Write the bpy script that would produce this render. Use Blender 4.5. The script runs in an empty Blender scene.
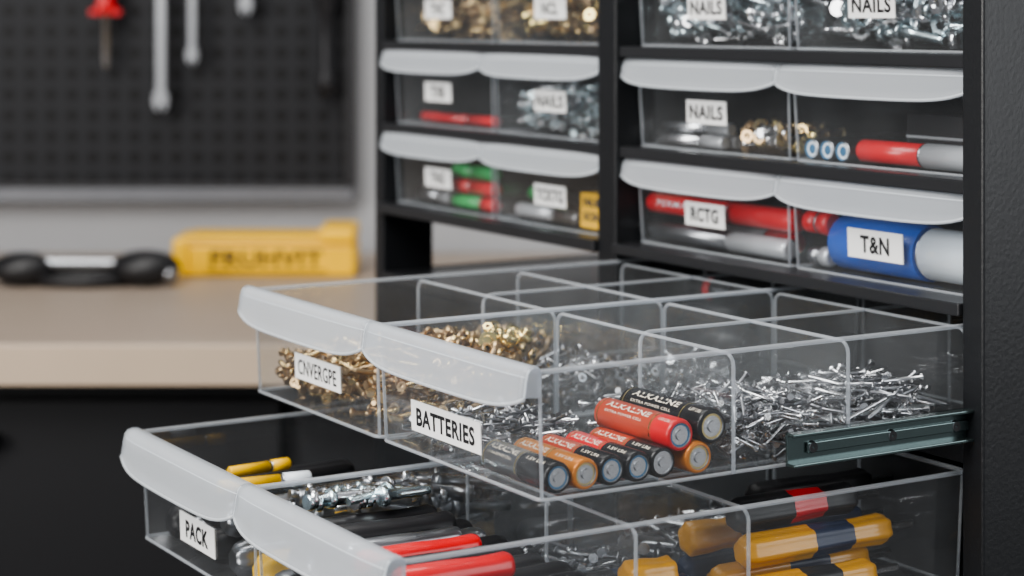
import bpy, bmesh, math, random
from mathutils import Vector, Matrix
random.seed(7)
R = random.random
EYE = 1.18
def Z(h): return EYE - h
CAB = Matrix.Translation((0.0573, 1.156, 0)) @ Matrix.Rotation(math.radians(-58.7), 4, 'Z')
ROOM = Matrix.Identity(4)
SP = CAB

# ------------------------------------------------------------------ materials
def newmat(name):
    m = bpy.data.materials.new(name); m.use_nodes = True
    nt = m.node_tree; nt.nodes.clear()
    out = nt.nodes.new('ShaderNodeOutputMaterial')
    return m, nt, out
def pmat(name, col, rough=.5, metal=0., noise=0.08, nscale=40., bump=0., emis=None, coat=0.):
    m, nt, out = newmat(name)
    p = nt.nodes.new('ShaderNodeBsdfPrincipled')
    p.inputs['Roughness'].default_value = rough
    p.inputs['Metallic'].default_value = metal
    p.inputs['Coat Weight'].default_value = coat
    tc = nt.nodes.new('ShaderNodeTexCoord')
    nz = nt.nodes.new('ShaderNodeTexNoise'); nz.inputs['Scale'].default_value = nscale
    nz.inputs['Detail'].default_value = 4
    nt.links.new(tc.outputs['Object'], nz.inputs['Vector'])
    mx = nt.nodes.new('ShaderNodeMix'); mx.data_type = 'RGBA'
    a = [max(0, c*(1-noise)) for c in col]+[1]; b = [min(1, c*(1+noise)) for c in col]+[1]
    mx.inputs['A'].default_value = a; mx.inputs['B'].default_value = b
    nt.links.new(nz.outputs['Fac'], mx.inputs['Factor'])
    nt.links.new(mx.outputs['Result'], p.inputs['Base Color'])
    if bump:
        bp = nt.nodes.new('ShaderNodeBump'); bp.inputs['Strength'].default_value = bump
        bp.inputs['Distance'].default_value = .001
        nt.links.new(nz.outputs['Fac'], bp.inputs['Height'])
        nt.links.new(bp.outputs['Normal'], p.inputs['Normal'])
    nt.links.new(p.outputs[0], out.inputs[0])
    return m
def clearmat(name, tint, haze, refl, tr_rough=.03):
    m, nt, out = newmat(name)
    N = nt.nodes.new; L = nt.links.new
    tr = N('ShaderNodeBsdfTransparent'); tr.inputs[0].default_value = (*tint, 1)
    gl = N('ShaderNodeBsdfGlossy'); gl.inputs['Roughness'].default_value = tr_rough
    df = N('ShaderNodeBsdfDiffuse'); df.inputs[0].default_value = (.8, .83, .86, 1)
    lw = N('ShaderNodeLayerWeight'); lw.inputs['Blend'].default_value = .5
    pw = N('ShaderNodeMath'); pw.operation = 'POWER'; pw.inputs[1].default_value = 3.5
    L(lw.outputs['Facing'], pw.inputs[0])
    ma = N('ShaderNodeMath'); ma.operation = 'MULTIPLY_ADD'; ma.inputs[1].default_value = .7; ma.inputs[2].default_value = refl
    L(pw.outputs[0], ma.inputs[0])
    tc = N('ShaderNodeTexCoord'); nz = N('ShaderNodeTexNoise'); nz.inputs['Scale'].default_value = 25; nz.inputs['Detail'].default_value = 6
    L(tc.outputs['Object'], nz.inputs['Vector'])
    hz = N('ShaderNodeMath'); hz.operation = 'MULTIPLY'; hz.inputs[1].default_value = haze*2
    L(nz.outputs['Fac'], hz.inputs[0])
    m1 = N('ShaderNodeMixShader'); L(hz.outputs[0], m1.inputs[0]); L(tr.outputs[0], m1.inputs[1]); L(df.outputs[0], m1.inputs[2])
    m2 = N('ShaderNodeMixShader'); L(ma.outputs[0], m2.inputs[0]); L(m1.outputs[0], m2.inputs[1]); L(gl.outputs[0], m2.inputs[2])
    L(m2.outputs[0], out.inputs[0])
    return m
def frostmat(name, col, trans, rough=.3, rim=0.):
    m, nt, out = newmat(name)
    N = nt.nodes.new; L = nt.links.new
    tr = N('ShaderNodeBsdfTransparent'); tr.inputs[0].default_value = (.95, .97, 1, 1)
    p = N('ShaderNodeBsdfPrincipled'); p.inputs['Base Color'].default_value = (*col, 1); p.inputs['Roughness'].default_value = rough
    tl = N('ShaderNodeBsdfTranslucent'); tl.inputs[0].default_value = (*col, 1)
    m0 = N('ShaderNodeMixShader'); m0.inputs[0].default_value = .35
    L(p.outputs[0], m0.inputs[1]); L(tl.outputs[0], m0.inputs[2])
    m1 = N('ShaderNodeMixShader')
    L(m0.outputs[0], m1.inputs[1]); L(tr.outputs[0], m1.inputs[2])
    lw = N('ShaderNodeLayerWeight'); lw.inputs['Blend'].default_value = .5
    pw = N('ShaderNodeMath'); pw.operation = 'POWER'; pw.inputs[1].default_value = 1.6; L(lw.outputs['Facing'], pw.inputs[0])
    ma = N('ShaderNodeMath'); ma.operation = 'MULTIPLY_ADD'; ma.inputs[1].default_value = -rim; ma.inputs[2].default_value = trans; ma.use_clamp = True
    L(pw.outputs[0], ma.inputs[0]); L(ma.outputs[0], m1.inputs[0])
    tc = N('ShaderNodeTexCoord'); nz = N('ShaderNodeTexNoise'); nz.inputs['Scale'].default_value = 60
    L(tc.outputs['Object'], nz.inputs['Vector'])
    bp = N('ShaderNodeBump'); bp.inputs['Strength'].default_value = .08; bp.inputs['Distance'].default_value = .001
    L(nz.outputs['Fac'], bp.inputs['Height']); L(bp.outputs[0], p.inputs['Normal'])
    L(m1.outputs[0], out.inputs[0])
    return m

CLEAR = clearmat('clear_plastic', (.95, .96, .965), .036, .055)
EDGE = frostmat('clear_plastic_edge', (.74, .77, .80), .64, .12)
FROST = frostmat('frosted_handle_plastic', (.70, .73, .76), .64, .16, .42)
BEAD = frostmat('handle_bead_plastic', (.84, .87, .89), .40, .12)
BLACK = pmat('black_powder_coat', (.012, .013, .015), .38, 0, .15, 400, .15)
BLACKLIP = pmat('black_shelf_lip', (.028, .029, .032), .33, .2)
INNER = pmat('cabinet_interior_black', (.010, .010, .011), .6)
PAPER = pmat('label_paper', (.88, .88, .87), .6, 0, .02)
INK = pmat('label_ink', (.012, .012, .014), .6)
ZINC = pmat('zinc_steel', (.70, .71, .73), .24, 1, .15, 200)
ZINCB = pmat('bright_zinc', (.70, .82, .90), .25, 1, .2, 200)
STEELD = pmat('dark_steel', (.34, .35, .37), .3, 1)
BRASS = pmat('brass', (.80, .60, .30), .26, 1, .2, 200)
BRASSD = pmat('antique_brass', (.52, .37, .21), .3, 1, .25, 200)
GOLD = pmat('bright_brass', (.95, .76, .34), .2, 1)
RED = pmat('red_plastic', (.62, .012, .016), .3, coat=.3)
COPPER = pmat('copper_red_wrap', (.52, .075, .035), .28, .25)
ORANGE = pmat('orange_gold_wrap', (.62, .22, .035), .28, .3)
BLUE = pmat('blue_plastic', (.012, .11, .55), .3, coat=.3)
NAVY = pmat('navy_plastic', (.008, .022, .07), .35)
WHITEP = pmat('white_plastic', (.74, .80, .86), .35)
SILVERP = pmat('silver_barrel', (.55, .57, .60), .3, .4)
GREEN = pmat('green_plastic', (.03, .38, .10), .35)
YELLOW = pmat('yellow_plastic', (.90, .52, .008), .4)
AMBER = pmat('yellow_amber_handle', (.72, .34, .012), .3, coat=.4)
RUBBER = pmat('black_rubber', (.013, .013, .015), .42)
BATBLK = pmat('battery_black_wrap', (.012, .012, .014), .25, .1)
PRINT = pmat('battery_print', (.72, .66, .56), .4)
RAIL = pmat('green_grey_rail', (.13, .17, .17), .2, .85)
BLUERING = pmat('blue_seal_ring', (.04, .15, .28), .3)

# ------------------------------------------------------------------ mesh builder
class MB:
    def __init__(s):
        s.bm = bmesh.new(); s.mats = []
    def mi(s, m):
        if m not in s.mats: s.mats.append(m)
        return s.mats.index(m)
    def face(s, pts, m, smooth=False):
        vs = [s.bm.verts.new(p) for p in pts]
        f = s.bm.faces.new(vs); f.material_index = s.mi(m); f.smooth = smooth; return f
    def box(s, x0, x1, y0, y1, z0, z1, m):
        v = [s.bm.verts.new(p) for p in [(x0,y0,z0),(x1,y0,z0),(x1,y1,z0),(x0,y1,z0),(x0,y0,z1),(x1,y0,z1),(x1,y1,z1),(x0,y1,z1)]]
        for q in [(0,3,2,1),(4,5,6,7),(0,1,5,4),(1,2,6,5),(2,3,7,6),(3,0,4,7)]:
            f = s.bm.faces.new([v[i] for i in q]); f.material_index = s.mi(m)
    def lathe(s, p0, d, prof, n=12, flute=0, fa=0.0):
        d = Vector(d).normalized(); p0 = Vector(p0)
        a = d.orthogonal().normalized(); b = d.cross(a)
        rings = []
        for (t, r, m) in prof:
            if r < 1e-6:
                rings.append([s.bm.verts.new(p0+d*t)])
            else:
                ring = []
                for i in range(n):
                    th = 2*math.pi*i/n
                    rr = r*(1+fa*(math.cos(flute*th)-1)*.5) if flute else r
                    ring.append(s.bm.verts.new(p0+d*t+(a*math.cos(th)+b*math.sin(th))*rr))
                rings.append(ring)
        for k in range(1, len(rings)):
            A, B = rings[k-1], rings[k]; mi = s.mi(prof[k][2])
            flat = abs(prof[k][0]-prof[k-1][0]) < 1e-7
            for i in range(n):
                j = (i+1) % n
                if len(A) == 1 and len(B) == 1: continue
                if len(A) == 1: vs = [A[0], B[i], B[j]]
                elif len(B) == 1: vs = [A[i], B[0], A[j]]
                else: vs = [A[i], B[i], B[j], A[j]]
                f = s.bm.faces.new(vs); f.material_index = mi; f.smooth = not flat
    def cyl(s, p0, p1, r, m, n=8, r1=None):
        p0 = Vector(p0); p1 = Vector(p1); L = (p1-p0).length
        if L < 1e-7: return
        r1 = r if r1 is None else r1
        s.lathe(p0, p1-p0, [(0,0,m),(0,r,m),(L,r1,m),(L,0,m)], n)
    def pipe(s, pts, r, m, closed=False, n=6):
        """one continuous mitred tube along a polyline"""
        P = [Vector(p) for p in pts]; k = len(P)
        Q = [P[0]]
        for p in P[1:]:
            if (p-Q[-1]).length > 1e-6: Q.append(p)
        if closed and (Q[0]-Q[-1]).length < 1e-6: Q.pop()
        P = Q; k = len(P); rings = []
        seg = lambda i: (P[(i+1) % k]-P[i % k]).normalized()
        d0 = seg(0); a = d0.orthogonal().normalized(); prev = d0
        for i in range(k):
            if closed: di, do = seg(i-1), seg(i)
            else:
                do = seg(i) if i < k-1 else seg(i-1); di = seg(i-1) if i > 0 else do
            t = (di+do)
            t = t.normalized() if t.length > 1e-6 else do
            a = (a-t*a.dot(t))
            a = a.normalized() if a.length > 1e-5 else t.orthogonal().normalized()
            b = t.cross(a)
            rings.append([s.bm.verts.new(P[i]+(a*math.cos(2*math.pi*j/n)+b*math.sin(2*math.pi*j/n))*r) for j in range(n)])
        mi = s.mi(m)
        pairs = [(i, i+1) for i in range(k-1)]
        for i, j in pairs:
            for q in range(n):
                w = (q+1) % n
                f = s.bm.faces.new([rings[i][q], rings[i][w], rings[j][w], rings[j][q]]); f.material_index = mi; f.smooth = True
        if closed:
            A, B = rings[-1], rings[0]
            best = min(range(n), key=lambda o: (A[0].co-B[o].co).length)
            for q in range(n):
                f = s.bm.faces.new([A[q], A[(q+1) % n], B[(q+1+best) % n], B[(q+best) % n]]); f.material_index = mi; f.smooth = True
        else:
            for rg in (rings[0][::-1], rings[-1]):
                f = s.bm.faces.new(rg); f.material_index = mi
    def finish(s, name, parent=None, space=None, bevel=0, solid=0):
        vs = s.bm.verts
        lo = Vector([min(v.co[i] for v in vs) for i in range(3)]); hi = Vector([max(v.co[i] for v in vs) for i in range(3)])
        c = (lo+hi)/2
        for v in vs: v.co -= c
        me = bpy.data.meshes.new(name); s.bm.to_mesh(me); s.bm.free()
        for m in s.mats: me.materials.append(m)
        ob = bpy.data.objects.new(name, me); bpy.context.collection.objects.link(ob)
        attach(ob, c, parent, space)
        if solid:
            md = ob.modifiers.new('thickness', 'SOLIDIFY'); md.thickness = solid; md.offset = 0
        if bevel:
            md = ob.modifiers.new('bevel', 'BEVEL'); md.width = bevel; md.segments = 2; md.limit_method = 'ANGLE'
        return ob
ORG = {}
def attach(ob, c, parent, space):
    c = Vector(c)
    if parent is not None:
        ob.parent = parent; ob.matrix_basis = Matrix.Translation(c-ORG[parent.name])
    else:
        ob.matrix_world = (SP if space is None else space) @ Matrix.Translation(c)
def empty(name, c, space=None):
    e = bpy.data.objects.new(name, None); e.empty_display_size = .02
    bpy.context.collection.objects.link(e); ORG[e.name] = Vector(c)
    e.matrix_world = (SP if space is None else space) @ Matrix.Translation(Vector(c)); return e

def textmesh(body, bold=.025):
    cu = bpy.data.curves.new('lettering', 'FONT'); cu.body = body; cu.size = 1; cu.offset = bold
    cu.resolution_u = 3; cu.space_character = 1.08
    ob = bpy.data.objects.new('lettering', cu); bpy.context.collection.objects.link(ob)
    bpy.context.view_layer.update()
    me = bpy.data.meshes.new_from_object(ob)
    bpy.data.objects.remove(ob)
    xs = [v.co.x for v in me.vertices]; ys = [v.co.y for v in me.vertices]
    x0, x1, y0, y1 = min(xs), max(xs), min(ys), max(ys)
    pts = [((v.co.x-x0)/(x1-x0)-.5, (v.co.y-y0)/(y1-y0)-.5) for v in me.vertices]
    polys = [list(p.vertices) for p in me.polygons]
    bpy.data.meshes.remove(me)
    return pts, polys
def add_text(mb, body, w, h, fn, mat, bold=.025):
    pts, polys = textmesh(body, bold)
    vs = [mb.bm.verts.new(fn(u*w, v*h)) for u, v in pts]
    for p in polys:
        try:
            f = mb.bm.faces.new([vs[i] for i in p]); f.material_index = mb.mi(mat)
        except ValueError: pass

# ------------------------------------------------------------------ room
def wallbox(name, x0,x1,y0,y1,z0,z1, m, bevel=0):
    b = MB(); b.box(x0,x1,y0,y1,z0,z1,m); return b.finish(name, None, ROOM, bevel)
WALL = pmat('grey_wall_paint', (.36, .365, .38), .8, 0, .04, 6, .05)
FLOORM = pmat('concrete_floor', (.09, .09, .095), .6, 0, .25, 8)
CEILM = pmat('white_ceiling_paint', (.6, .6, .6), .9)
wallbox('floor', -2.6, 2.6, -2.2, 2.46, -.1, 0, FLOORM)
wallbox('ceiling', -2.6, 2.6, -2.2, 2.46, 2.7, 2.8, CEILM)
wallbox('wall_back', -2.6, 2.6, 2.36, 2.46, 0, 2.7, WALL)
wallbox('wall_left', -2.6, -2.5, -2.2, 2.36, 0, 2.7, WALL)
wallbox('wall_right', 2.5, 2.6, -2.2, 2.36, 0, 2.7, WALL)

# workbench
WOODM, nt, out = newmat('light_laminate_wood')
N = nt.nodes.new; L = nt.links.new
p = N('ShaderNodeBsdfPrincipled'); p.inputs['Roughness'].default_value = .45
tc = N('ShaderNodeTexCoord'); mp = N('ShaderNodeMapping'); mp.inputs['Scale'].default_value = (1.5, 25, 25)
nz = N('ShaderNodeTexNoise'); nz.inputs['Scale'].default_value = 3; nz.inputs['Detail'].default_value = 5
cr = N('ShaderNodeValToRGB'); cr.color_ramp.elements[0].color = (.31, .25, .205, 1); cr.color_ramp.elements[1].color = (.41, .34, .28, 1)
L(tc.outputs['Object'], mp.inputs[0]); L(mp.outputs[0], nz.inputs['Vector']); L(nz.outputs['Fac'], cr.inputs[0]); L(cr.outputs[0], p.inputs['Base Color']); L(p.outputs[0], out.inputs[0])
EDGEB = pmat('pale_wood_edge_band', (.52, .41, .31), .5, 0, .06, 12)
DARKB = pmat('dark_bench_front', (.010, .010, .012), .5)
wb = empty('workbench', (-.3, 2.0, .45), ROOM)
b = MB(); b.box(-1.7, 1.3, 1.70, 2.355, .864, .90, WOODM); b.finish('bench_top', wb, ROOM, .003)
b = MB(); b.box(-1.7, 1.3, 1.698, 1.7005, .8645, .8985, EDGEB); b.finish('bench_edge_band', wb, ROOM, .0008)
b = MB(); b.box(-1.66, 1.26, 1.78, 2.35, .09, .864, DARKB)
b.box(-1.62, 1.22, 1.84, 2.35, 0, .09, DARKB)
for i in range(4):
    x = -1.65+i*.728
    b.box(x+.005, x+.718, 1.762, 1.78, .11, .60, DARKB); b.box(x+.005, x+.718, 1.762, 1.78, .61, .84, DARKB)
    b.box(x+.25, x+.47, 1.742, 1.762, .80, .812, DARKB)
b.finish('bench_base', wb, ROOM, .002)

# pegboard
PEGM, nt, out = newmat('perforated_black_board')
N = nt.nodes.new; L = nt.links.new
p = N('ShaderNodeBsdfPrincipled'); p.inputs['Roughness'].default_value = .5
tc = N('ShaderNodeTexCoord'); sp = N('ShaderNodeSeparateXYZ'); L(tc.outputs['Object'], sp.inputs[0])
def cell(sock):
    a = N('ShaderNodeMath'); a.operation = 'MULTIPLY'; a.inputs[1].default_value = 1/.0245; L(sock, a.inputs[0])
    c = N('ShaderNodeMath'); c.operation = 'FRACT'; L(a.outputs[0], c.inputs[0])
    d = N('ShaderNodeMath'); d.operation = 'SUBTRACT'; d.inputs[1].default_value = .5; L(c.outputs[0], d.inputs[0])
    e = N('ShaderNodeMath'); e.operation = 'POWER'; e.inputs[1].default_value = 2
    g = N('ShaderNodeMath'); g.operation = 'ABSOLUTE'; L(d.outputs[0], g.inputs[0]); L(g.outputs[0], e.inputs[0]); return e.outputs[0]
ad = N('ShaderNodeMath'); ad.operation = 'ADD'; L(cell(sp.outputs['X']), ad.inputs[0]); L(cell(sp.outputs['Z']), ad.inputs[1])
lt = N('ShaderNodeMath'); lt.operation = 'LESS_THAN'; lt.inputs[1].default_value = .085; L(ad.outputs[0], lt.inputs[0])
mx = N('ShaderNodeMix'); mx.data_type = 'RGBA'; mx.inputs['A'].default_value = (.0145, .0155, .019, 1); mx.inputs['B'].default_value = (.002, .002, .003, 1)
L(lt.outputs[0], mx.inputs['Factor']); L(mx.outputs['Result'], p.inputs['Base Color']); L(p.outputs[0], out.inputs[0])
p.inputs['Specular IOR Level'].default_value = .3
pg = empty('pegboard', (-.6, 2.34, 1.35), ROOM)
b = MB(); b.box(-1.3, -.195, 2.335, 2.352, .985, 1.85, PEGM); b.finish('perforated_panel', pg, ROOM)
GREYT = pmat('grey_aluminium_trim', (.16, .165, .18), .4, .3)
DKT = pmat('dark_edge_trim', (.015, .015, .018), .5)
b = MB(); b.box(-1.31, -.185, 2.325, 2.358, .962, .978, GREYT)
b.box(-.195, -.185, 2.325, 2.358, .978, 1.86, DKT); b.box(-1.31, -1.30, 2.325, 2.358, .978, 1.86, DKT); b.box(-1.3, -.195, 2.325, 2.358, 1.85, 1.86, DKT)
b.box(-1.3, -.195, 2.325, 2.358, .978, .985, DKT)
b.finish('panel_trim', pg, ROOM, .001)

# hanging tools
CHROME = pmat('satin_chrome', (.46, .47, .49), .3, 1)
def hook(b, x, z):
    b.pipe([(x, 2.335, z), (x, 2.29, z), (x, 2.285, z+.01)], .0022, STEELD, n=8)
b = MB()
b.lathe((-.469, 2.305, 1.285), (0,0,-1), [(0,0,RED),(0,.008,RED),(.006,.012,RED),(.03,.0135,RED),(.07,.012,RED),(.085,.009,RED),(.092,.013,RED),(.105,.011,RED),(.108,.004,CHROME),(.16,.004,CHROME),(.166,.002,CHROME),(.168,0,CHROME)], 24, 6, .2)
b.box(-.487, -.451, 2.299, 2.311, 1.180, 1.187, RED)
hook(b, -.469, 1.289); b.finish('hanging_screwdriver', None, ROOM)
def wrench(name, x, ztop, zbot, w, m):
    b = MB()
    b.box(x-w*.28, x+w*.28, 2.300, 2.306, zbot+.02, ztop-.012, m)
    pts = []
    for a in range(-60, 241, 20):
        t = math.radians(a); pts.append((x+math.cos(t)*w*.50, zbot+.012+math.sin(t)*w*.8))
    inner = [(x+w*.16, zbot), (x+w*.16, zbot+.006), (x-w*.16, zbot+.006), (x-w*.16, zbot)]
    poly = pts+list(reversed(inner))
    for y, rev in ((2.298, 0), (2.308, 1)):
        P = [(q[0], y, q[1]) for q in poly]
        b.face(P if not rev else P[::-1], m)
    for i in range(len(poly)):
        a, c = poly[i], poly[(i+1) % len(poly)]
        b.face([(a[0],2.298,a[1]),(c[0],2.298,c[1]),(c[0],2.308,c[1]),(a[0],2.308,a[1])], m)
    n = 20
    b.pipe([(x+math.cos(2*math.pi*i/n)*w*.42, 2.303, ztop-.004+math.sin(2*math.pi*i/n)*w*.42) for i in range(n)], .0035, m, True, 8)
    hook(b, x, ztop-.002)
    return b.finish(name, None, ROOM)
wrench('hanging_wrench', -.405, 1.28, 1.070, .018, CHROME)
wrench('hanging_wrench', -.369, 1.26, 1.122, .014, CHROME)
wrench('hanging_wrench', -.307, 1.30, 1.180, .016, CHROME)
b = MB()
b.lathe((-.215, 2.305, 1.29), (0,0,-1), [(0,0,RUBBER),(0,.008,RUBBER),(.01,.011,RUBBER),(.06,.010,RUBBER),(.10,.012,RUBBER),(.11,.006,DKT),(.175,.006,DKT),(.178,.010,DKT),(.20,.010,DKT),(.203,0,DKT)], 16)
hook(b, -.215, 1.294); b.finish('hanging_nut_driver', None, ROOM)

# yellow tool case on the bench
e = empty('yellow_tool_case', (-.28, 2.16, .925), ROOM)
b = MB()
b.box(-.355, -.168, 2.13, 2.20, .9005, .936, YELLOW)
b.box(-.352, -.20, 2.127, 2.203, .936, .944, YELLOW)
b.box(-.206, -.168, 2.125, 2.205, .936, .953, YELLOW)
b.box(-.362, -.345, 2.125, 2.205, .9005, .942, YELLOW)
b.finish('case_body', e, ROOM, .004)
b = MB(); add_text(b, 'FRUHVIT', .12, .018, lambda u, v: (-.262+u, 2.1295, .920+v), pmat('case_print', (.08,.05,.015), .6), .04)
b.box(-.326, -.198, 2.1291, 2.1299, .906, .9075, INK)
b.finish('case_lettering', e, ROOM)

# black ratchet tool on the bench
b = MB(); yy = 2.06; zz = .918
def ell(b, c, rx, ry, rz, m, n=20):
    prof = []
    for i in range(n//2+1):
        t = math.pi*i/(n//2); prof.append((-math.cos(t), math.sin(t)))
    rings = []
    for (t, r) in prof:
        rings.append([b.bm.verts.new((c[0]+t*rx, c[1]+r*math.cos(2*math.pi*k/n)*ry, c[2]+r*math.sin(2*math.pi*k/n)*rz)) for k in range(n)])
    for a in range(len(rings)-1):
        for k in range(n):
            f = b.bm.faces.new([rings[a][k], rings[a+1][k], rings[a+1][(k+1)%n], rings[a][(k+1)%n]]); f.material_index = b.mi(m); f.smooth = True
ell(b, (-.505, yy, zz), .034, .022, .0175, RUBBER); ell(b, (-.378, yy, zz+.001), .036, .024, .0185, RUBBER)
ell(b, (-.352, yy, zz-.004), .010, .018, .011, STEELD)
b.lathe((-.50, yy, zz+.006), (1, 0, 0), [(0,.009,RUBBER),(.03,.0065,STEELD),(.09,.0065,STEELD),(.12,.010,RUBBER)], 16)
b.pipe([(-.445+.05*math.cos(math.pi*2*i/24), yy+.012+.03*math.sin(math.pi*2*i/24), .9075) for i in range(24)], .0065, RUBBER, True, 10)
b.finish('black_ratchet_tool', None, ROOM)

# ------------------------------------------------------------------ cabinet frame
cab = empty('drawer_cabinet', (0, .17, .95))
b = MB()
TOP = 1.50
b.box(-.297, -.284, 0, .040, 0, TOP, BLACK)
b.box(-.297, -.284, .29, .33, 0, TOP, BLACK)
b.box(-.0095, .0095, -.003, .02, 0, TOP, BLACK)
b.box(.2895, .303, -.004, .030, 0, TOP, BLACK)
b.finish('posts', cab, bevel=.0012)
b = MB()
b.box(.2985, .302, .03, .33, 0, TOP, BLACK)
b.box(-.296, -.293, .04, .29, Z(.137), TOP, BLACK)
b.box(-.296, -.293, .04, .29, 0, Z(.180), BLACK)
b.box(-.0025, .0025, .02, .33, 0, TOP, INNER)
b.box(-.284, 0, .326, .33, Z(.137), TOP, INNER); b.box(0, .2985, .326, .33, 0, TOP, INNER)
b.box(-.284, -.0025, .326, .33, 0, Z(.180), INNER)
b.box(-.297, .303, 0, .33, TOP, TOP+.006, BLACK)
b.finish('panels', cab)
b = MB()
for h in (-.100, -.041, .018, .0755):
    b.box(-.284, -.0095, -.001, .326, Z(h+.0065), Z(h), BLACKLIP)
    b.box(.0095, .2895, -.001, .326, Z(h+.0065), Z(h), BLACKLIP)
b.box(-.284, -.0095, -.006, .326, Z(.138), Z(.131), BLACKLIP)
b.box(.0095, .2895, -.006, .326, Z(.137), Z(.131), BLACKLIP)
b.box(-.284, -.0095, 0, .326, Z(.187), Z(.180), BLACKLIP)
b.box(.0095, .2895, 0, .326, Z(.205), Z(.197), BLACKLIP)
b.box(.0095, .2895, 0, .326, Z(.272), Z(.264), BLACKLIP)
b.box(.0095, .2895, 0, .006, 0, Z(.272), BLACK); b.box(-.284, -.0095, 0, .006, 0, Z(.187), BLACK)
b.finish('shelves', cab, bevel=.0008)

# slide rail
rl = empty('drawer_slide_rail', (.294, -.05, Z(.185)))
b = MB()
b.box(.2915, .2930, -.108, .0-.004, Z(.1925), Z(.178), RAIL)
b.box(.2915, .2975, -.108, -.004, Z(.1795), Z(.178), RAIL)
b.box(.2915, .2975, -.108, -.004, Z(.1925), Z(.191), RAIL)
b.box(.2930, .2945, -.098, -.004, Z(.1875), Z(.183), RAIL)
b.finish('rail_channel', rl, bevel=.0004)
b = MB()
for y in (-.095, -.05, -.012):
    b.lathe((.2930, y, Z(.1852)), (1,0,0), [(0,.0028,STEELD),(.0018,.0022,STEELD),(.0018,.0008,INK),(.001,0,INK)], 14)
b.finish('rail_screws', rl)

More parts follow.
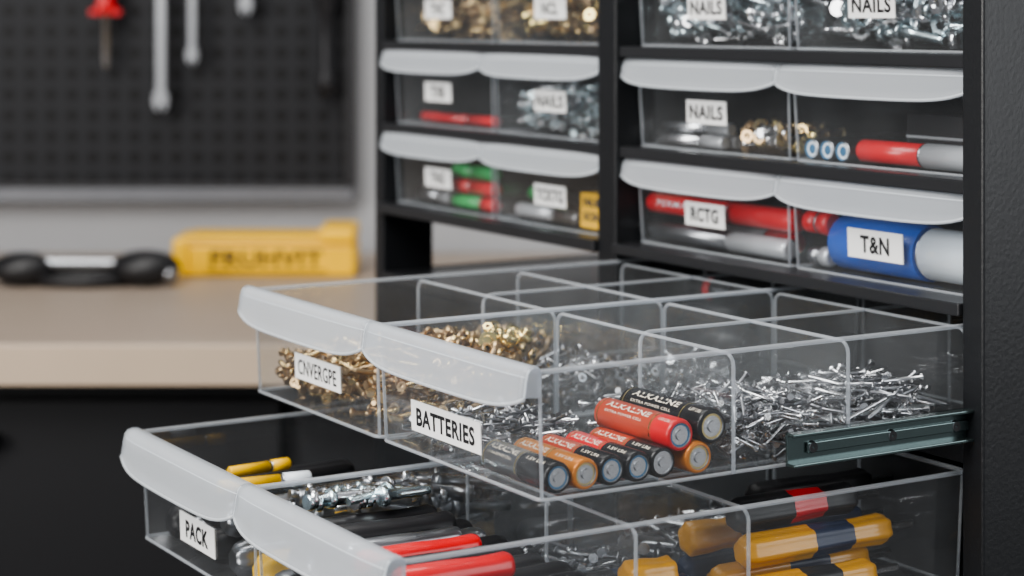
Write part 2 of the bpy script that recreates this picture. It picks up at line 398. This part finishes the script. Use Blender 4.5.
# ------------------------------------------------------------------ drawers
def rrect(x0, x1, y0, y1, r, n=4):
    P = []
    for cx, cy, a0 in ((x1-r, y0+r, -90), (x1-r, y1-r, 0), (x0+r, y1-r, 90), (x0+r, y0+r, 180)):
        for i in range(n+1):
            t = math.radians(a0+90*i/n); P.append((cx+r*math.cos(t), cy+r*math.sin(t)))
    return P
def drawer(x0, x1, yf, yb, ht, hb, label=None, divs=(), longs=(), hh=.0140, proj=.0100, tb=.03):
    zt, zb = Z(ht), Z(hb)
    d = empty('plastic_drawer', ((x0+x1)/2, (yf+yb)/2, (zt+zb)/2))
    x0 += .0008; x1 -= .0008
    b = MB()
    A = rrect(x0, x1, yf, yb, .004); B = rrect(x0+.0015, x1-.0015, yf+.002, yb-.002, .004)
    for i in range(len(A)):
        j = (i+1) % len(A)
        b.face([(*B[i], zb), (*B[j], zb), (*A[j], zt), (*A[i], zt)], CLEAR, True)
    b.face([(*q, zb) for q in B], CLEAR)
    b.finish('shell', d)
    b = MB()
    b.pipe([(*q, zt) for q in A], .0012, EDGE, True, 6)
    b.pipe([(*q, zb) for q in B], .0009, EDGE, True, 6)  # pale tube added to stand in for the highlight along the bottom edge
    for k in (2, 7, 12, 17):
        b.cyl((*B[k], zb), (*A[k], zt), .0008, EDGE, 6)
    b.finish('rim', d)
    if divs or longs:
        b = MB(); e = MB()
        def tab(pa, pb, fn):
            r = .005; z1 = zt-.0015
            P = [(pa, zb)]+[(pa+r-r*math.cos(t), z1-r+r*math.sin(t)) for t in [math.pi/2*i/4 for i in range(5)]]
            P += [(pb-r+r*math.sin(t), z1-r+r*math.cos(t)) for t in [math.pi/2*i/4 for i in range(5)]]+[(pb, zb)]
            P3 = [fn(*q) for q in P]
            b.face(P3, CLEAR); e.pipe(P3, .0009, EDGE)
        for (ya, xa, xb) in divs: tab(xa, xb, lambda s, z: (s, ya, z))
        for (xa, ya, yb2) in longs: tab(ya, yb2, lambda s, z: (xa, s, z))
        b.finish('dividers', d); e.finish('divider_edges', d)
    b = MB(); n = 32
    prof = [(.15, -.0010, 0), (-.10, .0010, 0), (-.45, .0013, 0), (-.75, .0006, 0), (-.93, -.0010, 0), (-1.0, -.0030, 0), (-1.05, -.35, 1), (-1.12, -.7, 1), (-1.20, -.94, 1), (-1.26, -1., 1)]
    rows = []
    for i in range(n+1):
        t = i/n; s = (1-abs(2*t-1)**6)
        pr = proj*(.78+.22*s); x = x0-.0006+(x1-x0+.0012)*t
        drop = hh*(.68+.32*s)*(1+.05*math.sin(math.pi*t))
        row = []
        for (py, pz, q) in prof:
            row.append(b.bm.verts.new((x, yf+py*pr, zt+.0008+(pz*drop if q else pz))))
        rows.append(row)
    mi = b.mi(FROST)
    for i in range(n):
        for k in range(len(prof)-1):
            f = b.bm.faces.new([rows[i][k], rows[i+1][k], rows[i+1][k+1], rows[i][k+1]]); f.material_index = mi; f.smooth = True
    for i, rv in ((0, 0), (n, 1)):
        r = rows[i]; tip = Vector((r[0].co.x, yf, zt-hh*.62))
        vs = [v.co.copy() for v in r[:-1]]+[tip]
        b.face(vs if rv else vs[::-1], FROST)
    low = [r[-1].co.copy() for r in rows]; sh = [r[5].co+Vector((0,0,.0006)) for r in rows]
    ends = [[v.co.copy() for v in rows[0][3:]], [v.co.copy() for v in rows[-1][3:]]]
    b.finish('handle', d, solid=.0010)
    b = MB(); b.pipe(low, .0008, BEAD, n=6); b.pipe(sh, .00045, BEAD, n=6)
    for q in ends: b.pipe(q, .0006, BEAD, n=6)
    b.finish('handle_bead', d)
    if label:
        xc, hc, w, h, txt = label
        def fp(u, v, off):
            z = Z(hc)+v; k = (zt-z)/(zt-zb); return (xc+u, yf+.002*k-off, z)
        b = MB()
        q = [(-w/2,-h/2),(w/2,-h/2),(w/2,h/2),(-w/2,h/2)]
        F = [fp(u, v, .0007) for u, v in q]; K = [fp(u, v, .0002) for u, v in q]
        b.face(F, PAPER); b.face(K[::-1], PAPER)
        for i in range(4): b.face([F[i], K[i], K[(i+1)%4], F[(i+1)%4]], PAPER)
        b.finish('label', d)
        tw = min(w*.84, h*.60*len(txt)*.80)
        b = MB(); add_text(b, txt, tw, h*.60, lambda u, v: fp(u, v, .00085), INK, tb); b.finish('label_text', d)
    return d

LW, LH = .036, .0130
RL, RM, RR = .010, .1495, .289
LL, LM, LR = -.283, -.1465, -.010
YC = .010; YL = .007
drawer(RL, RM, YC, .28, -.033, .0175, (.0775, -.004, .034, LH, 'NAILS'))
drawer(RM, RR, YC, .28, -.033, .0175, (.212, -.005, .034, LH, 'NAILS'))
drawer(RL, RM, YC, .28, .0265, .0750, (.0775, .0535, LW, LH, 'NAILS'))
drawer(RM, RR, YC, .28, .0265, .0750)
drawer(RL, RM, YC, .28, .0835, .1305, (.0760, .110, LW, LH, 'RCTG'))
drawer(RM, RR, YC, .28, .0835, .1305, (.2145, .113, .040, .0145, 'T&N'))
drawer(LL, LM, YL, .28, -.033, .0175, (-.219, -.004, LW, LH, 'TNC'), hh=.0130)
drawer(LM, LR, YL, .28, -.033, .0175, (-.078, -.004, LW, LH, 'NCL'), hh=.0130)
drawer(LL, LM, YL, .28, .0260, .0750, (-.219, .052, LW, LH, 'TXB'), hh=.0130)
drawer(LM, LR, YL, .28, .0260, .0750, (-.078, .053, LW, LH, 'NAILS'), hh=.0130)
drawer(LL, LM, YL, .28, .0830, .1305, (-.219, .110, LW, LH, 'TNG'), hh=.0130)
drawer(LM, LR, YL, .28, .0830, .1305, (-.078, .111, LW, LH, 'TCKTG'), hh=.0130)
for a, c in ((LL, LM), (LM, LR), (RL, RM), (RM, RR)):
    drawer(a, c, YC, .28, -.092, -.0415)
YA = -.230; YB = -.291
drawer(RM, RR, YA, .06, .1415, .1930, (.2115, .1765, .0605, .0135, 'BATTERIES'),
       divs=[(-.133, RM+.001, RR-.001), (-.070, RM+.001, RR-.001), (.0, RM+.001, RR-.001)], longs=[(.2196, -.133, .055)], hh=.0160, proj=.0075)
drawer(RL, RM, YA, .06, .1415, .1930, (.086, .1725, .050, .0125, 'CNVERGPE'),
       divs=[(-.133, RL+.001, RM-.001), (-.070, RL+.001, RM-.001), (.0, RL+.001, RM-.001)], longs=[(.080, -.133, .055)], hh=.0160, proj=.0075, tb=.008)
drawer(RM, RR, YB, .0, .2080, .2600, None,
       divs=[(-.183, RM+.001, RR-.001), (-.125, RM+.001, RR-.001)], longs=[(.2196, -.183, -.004)], hh=.0175, proj=.0095)
drawer(RL, RM, YB, .0, .2080, .2600, (.0835, .243, .042, .0140, 'PACK'),
       divs=[(-.125, RL+.001, RM-.001)], hh=.0175, proj=.0095)

# ------------------------------------------------------------------ contents
def screw(b, p, d, L, r, m, kind):
    if kind == 'screw':
        hr = r*2.1
        pf = [(0,0,INK),(r*.5,r*.9,m),(0,hr*.55,m),(0,hr,m),(r*.5,hr,m),(r*2.2,r,m)]
        nth = 7; t0 = r*2.2
        for i in range(nth):
            t = t0+(L-t0-r*3)*(i+1)/nth
            pf.append((t-(L-t0)/nth*.5, r*.72, m)); pf.append((t, r*1.08, m))
        pf.append((L, 0, m)); b.lathe(p, d, pf, 7)
    elif kind == 'nail':
        b.lathe(p, d, [(0,0,m),(0,r*2.1,m),(r*.6,r*2.1,m),(r*.7,r,m),(L-r*2,r,m),(L,0,m)], 7)
    elif kind == 'bolt':
        b.lathe(p, d, [(0,0,m),(0,r*1.7,m),(r*1.3,r*1.9,m),(r*1.3,r,m),(L*.4,r,m),(L*.5,r*.86,m),(L*.6,r,m),(L*.7,r*.86,m),(L*.8,r,m),(L*.9,r*.86,m),(L,r*.9,m),(L,0,m)], 8)
    elif kind == 'nut':
        b.lathe(p, d, [(0,r*.5,m),(0,r,m),(L,r,m),(L,r*.5,m),(0,r*.5,INK)], 6)
def pile(name, x0, x1, y0, y1, zlo, zhi, n, L, r, mats, kind='screw', tilt=.35, heap=True, ang=None):
    b = MB(); k = 0; tries = 0
    cx, cy = (x0+x1)/2, (y0+y1)/2
    while k < n and tries < n*30:
        tries += 1
        l = L*(.75+.5*R()); a = R()*2*math.pi if ang is None else ang+(R()-.5)*1.0+(math.pi if R()<.5 else 0)
        t = (R()-.5)*2*tilt
        d = Vector((math.cos(a)*math.cos(t), math.sin(a)*math.cos(t), math.sin(t)))
        c = Vector((x0+R()*(x1-x0), y0+R()*(y1-y0), 0))
        hmax = zhi
        if heap:
            e = max(abs(c.x-cx)/(x1-x0)*2, abs(c.y-cy)/(y1-y0)*2); hmax = zhi-(zhi-zlo)*.30*e**2
        c.z = zlo+r+(hmax-zlo)*(R()**.8)
        p0 = c-d*l/2; p1 = c+d*l/2; mr = r*2.2
        ok = all(x0+mr < q.x < x1-mr and y0+mr < q.y < y1-mr and zlo+mr*.6 < q.z < zhi+.002 for q in (p0, p1))
        if not ok: continue
        kd = kind if isinstance(kind, str) else random.choice(kind)
        if kd == 'nut': screw(b, p0, d, r*1.6, r*2.2, random.choice(mats), kd)
        else: screw(b, p0, d, l, r*(.85+.3*R()), random.choice(mats), kd)
        k += 1
    return b.finish(name)
zA = Z(.1925); zB = Z(.2595); z1 = Z(.017); z2 = Z(.0745); z3 = Z(.130)
SP = CAB @ Matrix.Translation((0, .010, 0))
pile('brass_screw_pile', LL+.003, LM-.003, .004, .07, z1, Z(-.010), 320, .020, .0016, [BRASS, BRASSD])
pile('brass_screw_pile', LM+.003, LR-.003, .004, .07, z1, Z(-.014), 340, .020, .0017, [BRASS, GOLD, BRASSD])
pile('zinc_screw_pile', RL+.003, RM-.003, .004, .07, z1, Z(-.016), 320, .024, .0018, [ZINCB, ZINC])
pile('zinc_bolt_pile', RM+.003, RR-.003, .004, .07, z1, Z(-.014), 250, .026, .0023, [ZINCB, ZINC], ('bolt', 'screw', 'nut'))
pile('zinc_screw_pile', LM+.003, LR-.003, .004, .06, z2, Z(.044), 480, .016, .0012, [ZINCB, ZINC])
pile('brass_nut_pile', .082, RM-.003, .004, .05, z2, Z(.061), 100, .014, .0019, [BRASS, ZINC, BRASSD, GOLD], ('screw', 'nut', 'bolt'))
SP = CAB
# row A
pile('antique_brass_screw_pile', RL+.003, RM-.003, YA+.004, -.136, zA, Z(.166), 600, .015, .00125, [BRASSD, BRASSD, BRASS], ('screw', 'bolt'), .5)
pile('brass_fitting_pile', .050, RM-.004, -.168, -.136, Z(.172), Z(.161), 110, .010, .0013, [BRASSD, BRASSD, BRASS], ('screw', 'nut'), .5)
b = MB()
for i in range(16):
    x = .104+R()*.036; y = -.156+R()*.018
    screw(b, (x, y, Z(.160-.004*R())), (R()-.5, R()-.5, .8*R()+.1), .006, .0025, GOLD, random.choice(['nut', 'bolt']))
b.finish('bright_brass_fittings')
pile('zinc_nail_pile', RM+.004, .205, YA+.004, -.150, zA, Z(.181), 150, .015, .0007, [ZINC, STEELD], 'nail', .5)
pile('steel_nail_pile', .2215, RR-.003, -.131, -.072, zA, Z(.165), 360, .016, .0007, [ZINC, ZINC, STEELD], ('nail', 'screw'), .5)
pile('steel_screw_pile', .2215, RR-.003, -.068, -.002, zA, Z(.166), 260, .026, .0009, [ZINC, ZINC, STEELD], ('nail', 'screw'), .35)
pile('steel_screw_pile', RM+.003, .218, -.131, -.072, zA, Z(.181), 100, .015, .0008, [ZINC, STEELD], ('nail', 'screw'), .5)
pile('steel_screw_pile', RM+.003, .218, -.068, -.002, zA, Z(.182), 70, .016, .0009, [ZINC, STEELD], ('nail', 'screw'), .5)
pile('brass_fitting_pile', RL+.003, .078, -.131, -.072, zA, Z(.170), 130, .012, .0015, [BRASSD, BRASSD, BRASS], ('screw', 'nut'), .5)
pile('small_steel_parts', .083, RM-.003, -.131, -.074, zA, Z(.172), 80, .014, .0011, [STEELD, ZINC], ('screw', 'nut'), .5)
pile('small_steel_parts', .083, RM-.003, -.068, -.003, zA, Z(.181), 60, .014, .0010, [ZINC, STEELD], ('screw', 'nut'), .5)
b = MB()
b.lathe((.050, .020, Z(.1525)), (1,.2,0), [(0,0,RUBBER),(0,.005,RUBBER),(.014,.005,RUBBER),(.014,.0062,RED),(.019,.0062,RED),(.019,.003,ZINC),(.030,.003,ZINC),(.030,0,ZINC)], 16)
b.lathe((.050, .020, Z(.1645)), (1,.2,0), [(0,0,RUBBER),(0,.0065,RUBBER),(.04,.0065,RUBBER),(.04,0,RUBBER)], 16)
b.lathe((.045, .018, Z(.180)), (1,.2,0), [(0,0,RUBBER),(0,.0085,RUBBER),(.05,.0085,RUBBER),(.05,0,RUBBER)], 16)
b.finish('black_wall_anchor')

# batteries
def battery(x0, y, h, r, L, wrap, tail, txt, ring=BLUERING, yaw=0.0, frac=.42):
    c = Vector((x0, y, Z(h))); d = Vector((math.cos(yaw), math.sin(yaw), 0))
    e = empty('aa_battery', c+d*L/2)
    b = MB(); k = L*(1-frac)
    b.lathe(c, d, [(0,0,ZINC),(0,r*.36,ZINC),(.0014,r*.36,ZINC),(.0014,r*.85,ZINC),(.0016,r*.95,wrap),(.0024,r,wrap),(k,r,wrap),(k+.0001,r*1.003,tail),(L-.0013,r*1.003,tail),
        (L-.0004,r*.95,tail),(L,r*.86,tail),(L,r*.76,tail),(L-.0006,r*.72,ZINC),(L-.0006,r*.60,ring),(L-.0006,r*.34,ZINC),(L+.0002,r*.30,ZINC),(L+.0002,0,ZINC)], 28)
    b.finish('body', e)
    b = MB()
    side = Vector((-d.y, d.x, 0))*-1; up = Vector((0,0,1)); rr = r*1.012
    def wrapf(off, a0):
        def f(u, v):
            t = a0+v/r; return c+d*(off+u)+side*math.cos(t)*rr+up*math.sin(t)*rr
        return f
    add_text(b, txt, k*.72, r*.42, wrapf(k*.54, math.radians(60)), PRINT, .03)
    add_text(b, 'EXTRA POWER CELL', k*.62, r*.17, wrapf(k*.52, math.radians(30)), PRINT, .01)
    add_text(b, '1.5V LR6', L*frac*.6, r*.26, wrapf(k+L*frac*.48, math.radians(58)), PRINT, .02)
    n = 12
    for q, wd in ((k-.0016, .0007), (.0040, .0006)):
        for i in range(n):
            t0 = math.radians(-20+160*i/n); t1 = math.radians(-20+160*(i+1)/n)
            P = lambda o, t: c+d*o+side*math.cos(t)*rr+up*math.sin(t)*rr
            b.face([P(q, t0), P(q+wd, t0), P(q+wd, t1), P(q, t1)], GOLD)
    b.finish('print', e)
rB = .0064; hB = .1920-rB
battery(.2310, -.2180, hB, rB, .053, STEELD, BATBLK, 'ALKALINE', BLUERING)
battery(.2345, -.2050, hB, rB, .050, ORANGE, ORANGE, 'ALKALINE', GOLD)
battery(.2340, -.1920, hB, rB, .050, COPPER, BATBLK, 'ALKALINE', BLUERING)
battery(.2345, -.1790, hB, rB, .050, RED, BATBLK, 'ALKALINE', BLUERING)
battery(.2335, -.1660, hB, rB, .050, COPPER, BATBLK, 'ALKALINE', ZINC)
battery(.2350, -.1487, hB-.0004, .0068, .050, BATBLK, ORANGE, 'ALKALINE', GOLD)
battery(.2270, -.1575, hB-.0105, .0068, .057, COPPER, RED, 'ALKALINE', BLUERING, 0, .22)
battery(.2250, -.1424, hB-.0129, .0074, .061, BATBLK, BATBLK, 'ALKALINE', GOLD, 0, .22)
b = MB()
for (x, y, h) in ((.19, -.165, .178), (.205, -.15, .177), (.20, -.175, .180)):
    screw(b, (x, y, Z(h+.008)), (1, .6*R(), .25), .020, .0009, ZINC, 'nail')
b.finish('loose_nails')

def marker(name, p, d, L, r, body, cap, capfrac=.35, txt=None, tmat=PRINT, ta=35):
    p = Vector(p); d = Vector(d).normalized(); k = L*(1-capfrac)
    e = empty(name, p+d*L/2)
    b = MB(); b.lathe(p, d, [(0,0,body),(0,r*.8,body),(r*.2,r*.92,body),(k-.002,r*.92,body),(k-.002,r*.85,STEELD),(k,r*.85,STEELD),(k,r,cap),(L-r*.3,r,cap),(L,r*.75,cap),(L,0,cap)], 24)
    b.finish('barrel', e)
    if txt:
        b = MB(); s = 1 if d.x > 0 else -1
        side = Vector((s*d.y, -s*d.x, 0)); up = Vector((0,0,1))
        def f(u, v):
            t = math.radians(ta)+v/r; return p+d*(k*.5+s*u)+side*math.cos(t)*r*.935+up*math.sin(t)*r*.935
        add_text(b, txt, k*.7, r*.55, f, tmat, .02); b.finish('print', e)
X = (1, 0, 0)
SP = CAB @ Matrix.Translation((-.010, .010, 0))
marker('red_marker', (-.258, .014, Z(.0705)), X, .10, .0035, RED, RED)
for i, (y, h) in enumerate(((.012, .0705), (.021, .0705), (.0165, .0635))):
    marker('steel_tube', (.026, y, Z(h)), X, .064, .0038, ZINC, SILVERP, .3)
for x in (.1690, .1810, .1930):
    b = MB(); m = STEELD
    b.lathe((x, .050, Z(.0690)), (0,-1,0), [(0,0,m),(0,.0054,m),(.042,.0054,m),(.0435,.0047,m),(.0425,.0040,BLUERING),(.0425,.0026,WHITEP),(.043,.0018,BLUERING),(.043,0,BLUERING)], 20)
    b.finish('capped_tube')
marker('red_marker', (.203, .012, Z(.0680)), X, .090, .0062, RED, SILVERP, .48)
b = MB(); b.box(.215, .294, .030, .044, Z(.064), Z(.049), BATBLK); b.box(.215, .294, .0295, .0305, Z(.0615), Z(.0600), SILVERP); b.finish('black_file_bar', bevel=.001)
b = MB(); b.box(.212, .294, .024, .06, Z(.0744), Z(.0645), STEELD); b.finish('steel_block', bevel=.001)
# row 3 right
marker('red_marker', (.024, .010, Z(.1080)), X, .132, .0062, RED, RED, .42, 'PERMANENT', WHITEP, 10)
marker('silver_marker', (.045, .023, Z(.1215)), X, .095, .0055, SILVERP, RED, .25)
marker('steel_tube', (.024, .010, Z(.1235)), X, .125, .0056, STEELD, SILVERP, .4)
marker('steel_tube', (.024, .026, Z(.1085)), X, .12, .0050, STEELD, RUBBER, .4)
marker('red_marker', (.162, .011, Z(.1070)), X, .020, .0062, RED, RED, .4)
marker('blue_marker', (.2975, .019, Z(.1160)), (-1, 0, 0), .118, .0138, WHITEP, BLUE, .56)
marker('steel_tube', (.162, .014, Z(.1245)), X, .016, .0052, STEELD, SILVERP, .4)
# row 3 left
marker('red_marker', (-.205, .010, Z(.1045)), X, .053, .0048, GREEN, GREEN, .5)
marker('green_marker', (-.205, .010, Z(.1148)), X, .053, .0048, RED, RED, .55)
marker('green_marker', (-.205, .010, Z(.1250)), X, .053, .0045, GREEN, RED, .3)
marker('steel_tube', (-.262, .014, Z(.1250)), X, .044, .0045, STEELD, SILVERP)
marker('steel_tube', (-.130, .014, Z(.1250)), X, .072, .0048, SILVERP, STEELD)
marker('green_marker', (-.130, .024, Z(.1150)), X, .068, .0048, GREEN, RUBBER)
e = empty('yellow_small_box', (-.033, .02, Z(.118)))
b = MB(); b.box(-.050, -.0085, .008, .03, Z(.1295), Z(.108), YELLOW); b.finish('carton', e, bevel=.0008)
b = MB(); add_text(b, 'NUMEK', .033, .0052, lambda u, v: (-.0292+u, .0077, Z(.1135)+v), INK, .05); add_text(b, 'SCREWS', .033, .0052, lambda u, v: (-.0292+u, .0077, Z(.1220)+v), INK, .05); b.finish('carton_lettering', e)
SP = CAB

def grip(name, p, d, L, r, m, band, shaft=0, fl=.14):
    p = Vector(p); b = MB()
    pf = [(0,0,m),(0,r*.55,m),(L*.02,r*.85,m),(L*.06,r,m),(L*.45,r*.97,m),(L*.60,r*.90,band),(L*.72,r*.86,band),(L*.80,r*.87,m),(L*.94,r*.93,m),(L*.98,r*.8,m),(L,r*.4,m),(L,0,m)]
    if shaft: pf = pf[:-1]+[(L,r*.25,ZINC),(L+shaft,r*.25,ZINC),(L+shaft,0,ZINC)]
    b.lathe(p, d, pf, 36, 6, fl); return b.finish(name)
Y = (0, 1, 0)
# row B right drawer, front cell
for (x, h, m, nm) in ((.158, .2515, STEELD, 'steel_punch'), (.1745, .2515, RUBBER, 'black_grip'), (.191, .2515, STEELD, 'steel_punch'), (.2075, .2515, RUBBER, 'black_grip'), (.224, .2515, RED, 'red_grip'), (.2405, .2515, RUBBER, 'black_grip'), (.257, .2515, RED, 'red_grip'), (.2735, .2515, RUBBER, 'black_grip'),
    (.166, .2375, RUBBER, 'black_grip'), (.1825, .2375, STEELD, 'steel_punch'), (.199, .2375, RUBBER, 'black_grip'), (.2155, .2375, RUBBER, 'black_grip'), (.232, .2375, RUBBER, 'black_grip'), (.2485, .2375, RUBBER, 'black_grip'), (.265, .2375, RUBBER, 'black_grip')):
    grip(nm, (x, YB+.006+.006*R(), Z(h)), Y, .090, .0078, m, m, 0, .05)
for (x, h, m, nm, r, l, y0) in ((.176, .2245, RUBBER, 'black_grip', .0062, .068, -.282), (.192, .2245, RUBBER, 'black_grip', .0068, .070, -.284), (.2085, .2255, STEELD, 'steel_punch', .0052, .056, -.276), (.225, .2255, RED, 'red_grip', .0056, .058, -.278), (.2435, .2255, RUBBER, 'black_grip', .0056, .056, -.280), (.2610, .2245, RED, 'red_grip', .0062, .054, -.280)):
    grip(nm, (x, y0, Z(h)), Y, l, r, m, m, 0, .03)
pile('steel_bolt_pile', RM+.003, .185, YB+.010, -.210, Z(.217), Z(.213), 20, .028, .0022, [ZINC, ZINCB], 'bolt', .15, False, math.pi/2)
for (x, h, m, bd, y, l) in ((.233, .2505, RUBBER, NAVY, -.180, .050), (.254, .2505, NAVY, NAVY, -.180, .050), (.276, .2505, AMBER, RUBBER, -.180, .050), (.270, .236, AMBER, AMBER, -.176, .024)):
    grip('amber_screwdriver', (x, y, Z(h)), Y, l, .0078, m, bd)
for (x, h, m, bd, y, l) in ((.232, .2505, NAVY, RUBBER, -.120, .085), (.253, .2505, AMBER, NAVY, -.118, .088), (.275, .2505, AMBER, RUBBER, -.120, .075), (.236, .2345, AMBER, AMBER, -.120, .028), (.243, .2345, NAVY, NAVY, -.086, .060), (.265, .2350, AMBER, NAVY, -.112, .085), (.256, .221, RUBBER, RED, -.110, .07), (.238, .221, RUBBER, RUBBER, -.085, .07)):
    grip('amber_screwdriver', (x, y, Z(h)), Y, l, .0078, m, bd, .015)
pile('steel_screw_pile', .153, .217, -.122, -.010, zB, Z(.244), 110, .026, .0014, [ZINC, STEELD], ('nail', 'bolt'))
pile('steel_screw_pile', .153, .217, -.181, -.128, zB, Z(.246), 70, .020, .0012, [ZINC, STEELD], ('nail', 'bolt'))
# row B left drawer
for (x, h, m) in ((.030, .2505, RUBBER), (.055, .2505, STEELD), (.082, .2505, RUBBER), (.108, .2505, STEELD), (.135, .250, YELLOW)):
    grip('dark_grip', (x, YB+.008, Z(h)), Y, .105, .0088, m, m)
for (x, h, m) in ((.042, .2345, RUBBER), (.070, .2345, RUBBER), (.097, .2345, STEELD)):
    grip('dark_grip', (x, YB+.008, Z(h)), Y, .095, .0085, m, m)
marker('yellow_pencil', (.080, -.278, Z(.2230)), (.10, 1, 0), .046, .0034, YELLOW, WHITEP, .3)
marker('yellow_pencil', (.055, -.262, Z(.2230)), (-.1, 1, 0), .034, .0030, YELLOW, YELLOW, .3)
pile('steel_bolt_pile', .100, RM-.003, YB+.03, -.14, Z(.243), Z(.222), 70, .034, .0026, [ZINC, STEELD], 'bolt', .2, False, math.pi/2)

# ------------------------------------------------------------------ lights, world
def area(name, loc, tgt, sx, sy, power, col=(1,1,1)):
    l = bpy.data.lights.new(name, 'AREA'); l.shape = 'RECTANGLE'; l.size = sx; l.size_y = sy; l.energy = power; l.color = col
    o = bpy.data.objects.new(name, l); bpy.context.collection.objects.link(o); o.location = loc
    o.rotation_euler = (Vector(tgt)-Vector(loc)).to_track_quat('-Z', 'Y').to_euler(); return o
area('softbox_key', (-.7, .1, 2.25), (.05, 1.0, 1.0), 1.2, .9, 40, (1, .98, .95))
area('softbox_front', (-1.7, -.1, 1.45), (.05, 1.1, 1.05), 1.0, .9, 27, (1, .97, .93))
area('softbox_fill', (1.7, .1, 1.35), (.2, 1.0, 1.0), 1.2, 1.0, 14, (.96, .98, 1))
area('added_background_light', (-.3, 1.45, 2.62), (-.3, 1.5, 0), 1.2, .5, 13, (1, .98, .94))  # added overhead light to brighten the back wall, no fixture behind it
w = bpy.data.worlds.new('World'); bpy.context.scene.world = w; w.use_nodes = True
w.node_tree.nodes['Background'].inputs[0].default_value = (.60, .62, .65, 1); w.node_tree.nodes['Background'].inputs[1].default_value = .55
try: bpy.context.scene.view_settings.look = 'AgX - Medium High Contrast'
except Exception: pass

# ------------------------------------------------------------------ camera
cd = bpy.data.cameras.new('camera'); cam = bpy.data.objects.new('camera', cd); bpy.context.collection.objects.link(cam)
cam.location = (0, 0, EYE); cam.rotation_euler = (math.radians(90), 0, 0)
cd.sensor_width = 36; cd.lens = 36*1996/1024; cd.shift_y = -(288-15)/1024; cd.clip_start = .02
cd.dof.use_dof = True; cd.dof.focus_distance = .87; cd.dof.aperture_fstop = 8
bpy.context.scene.camera = cam
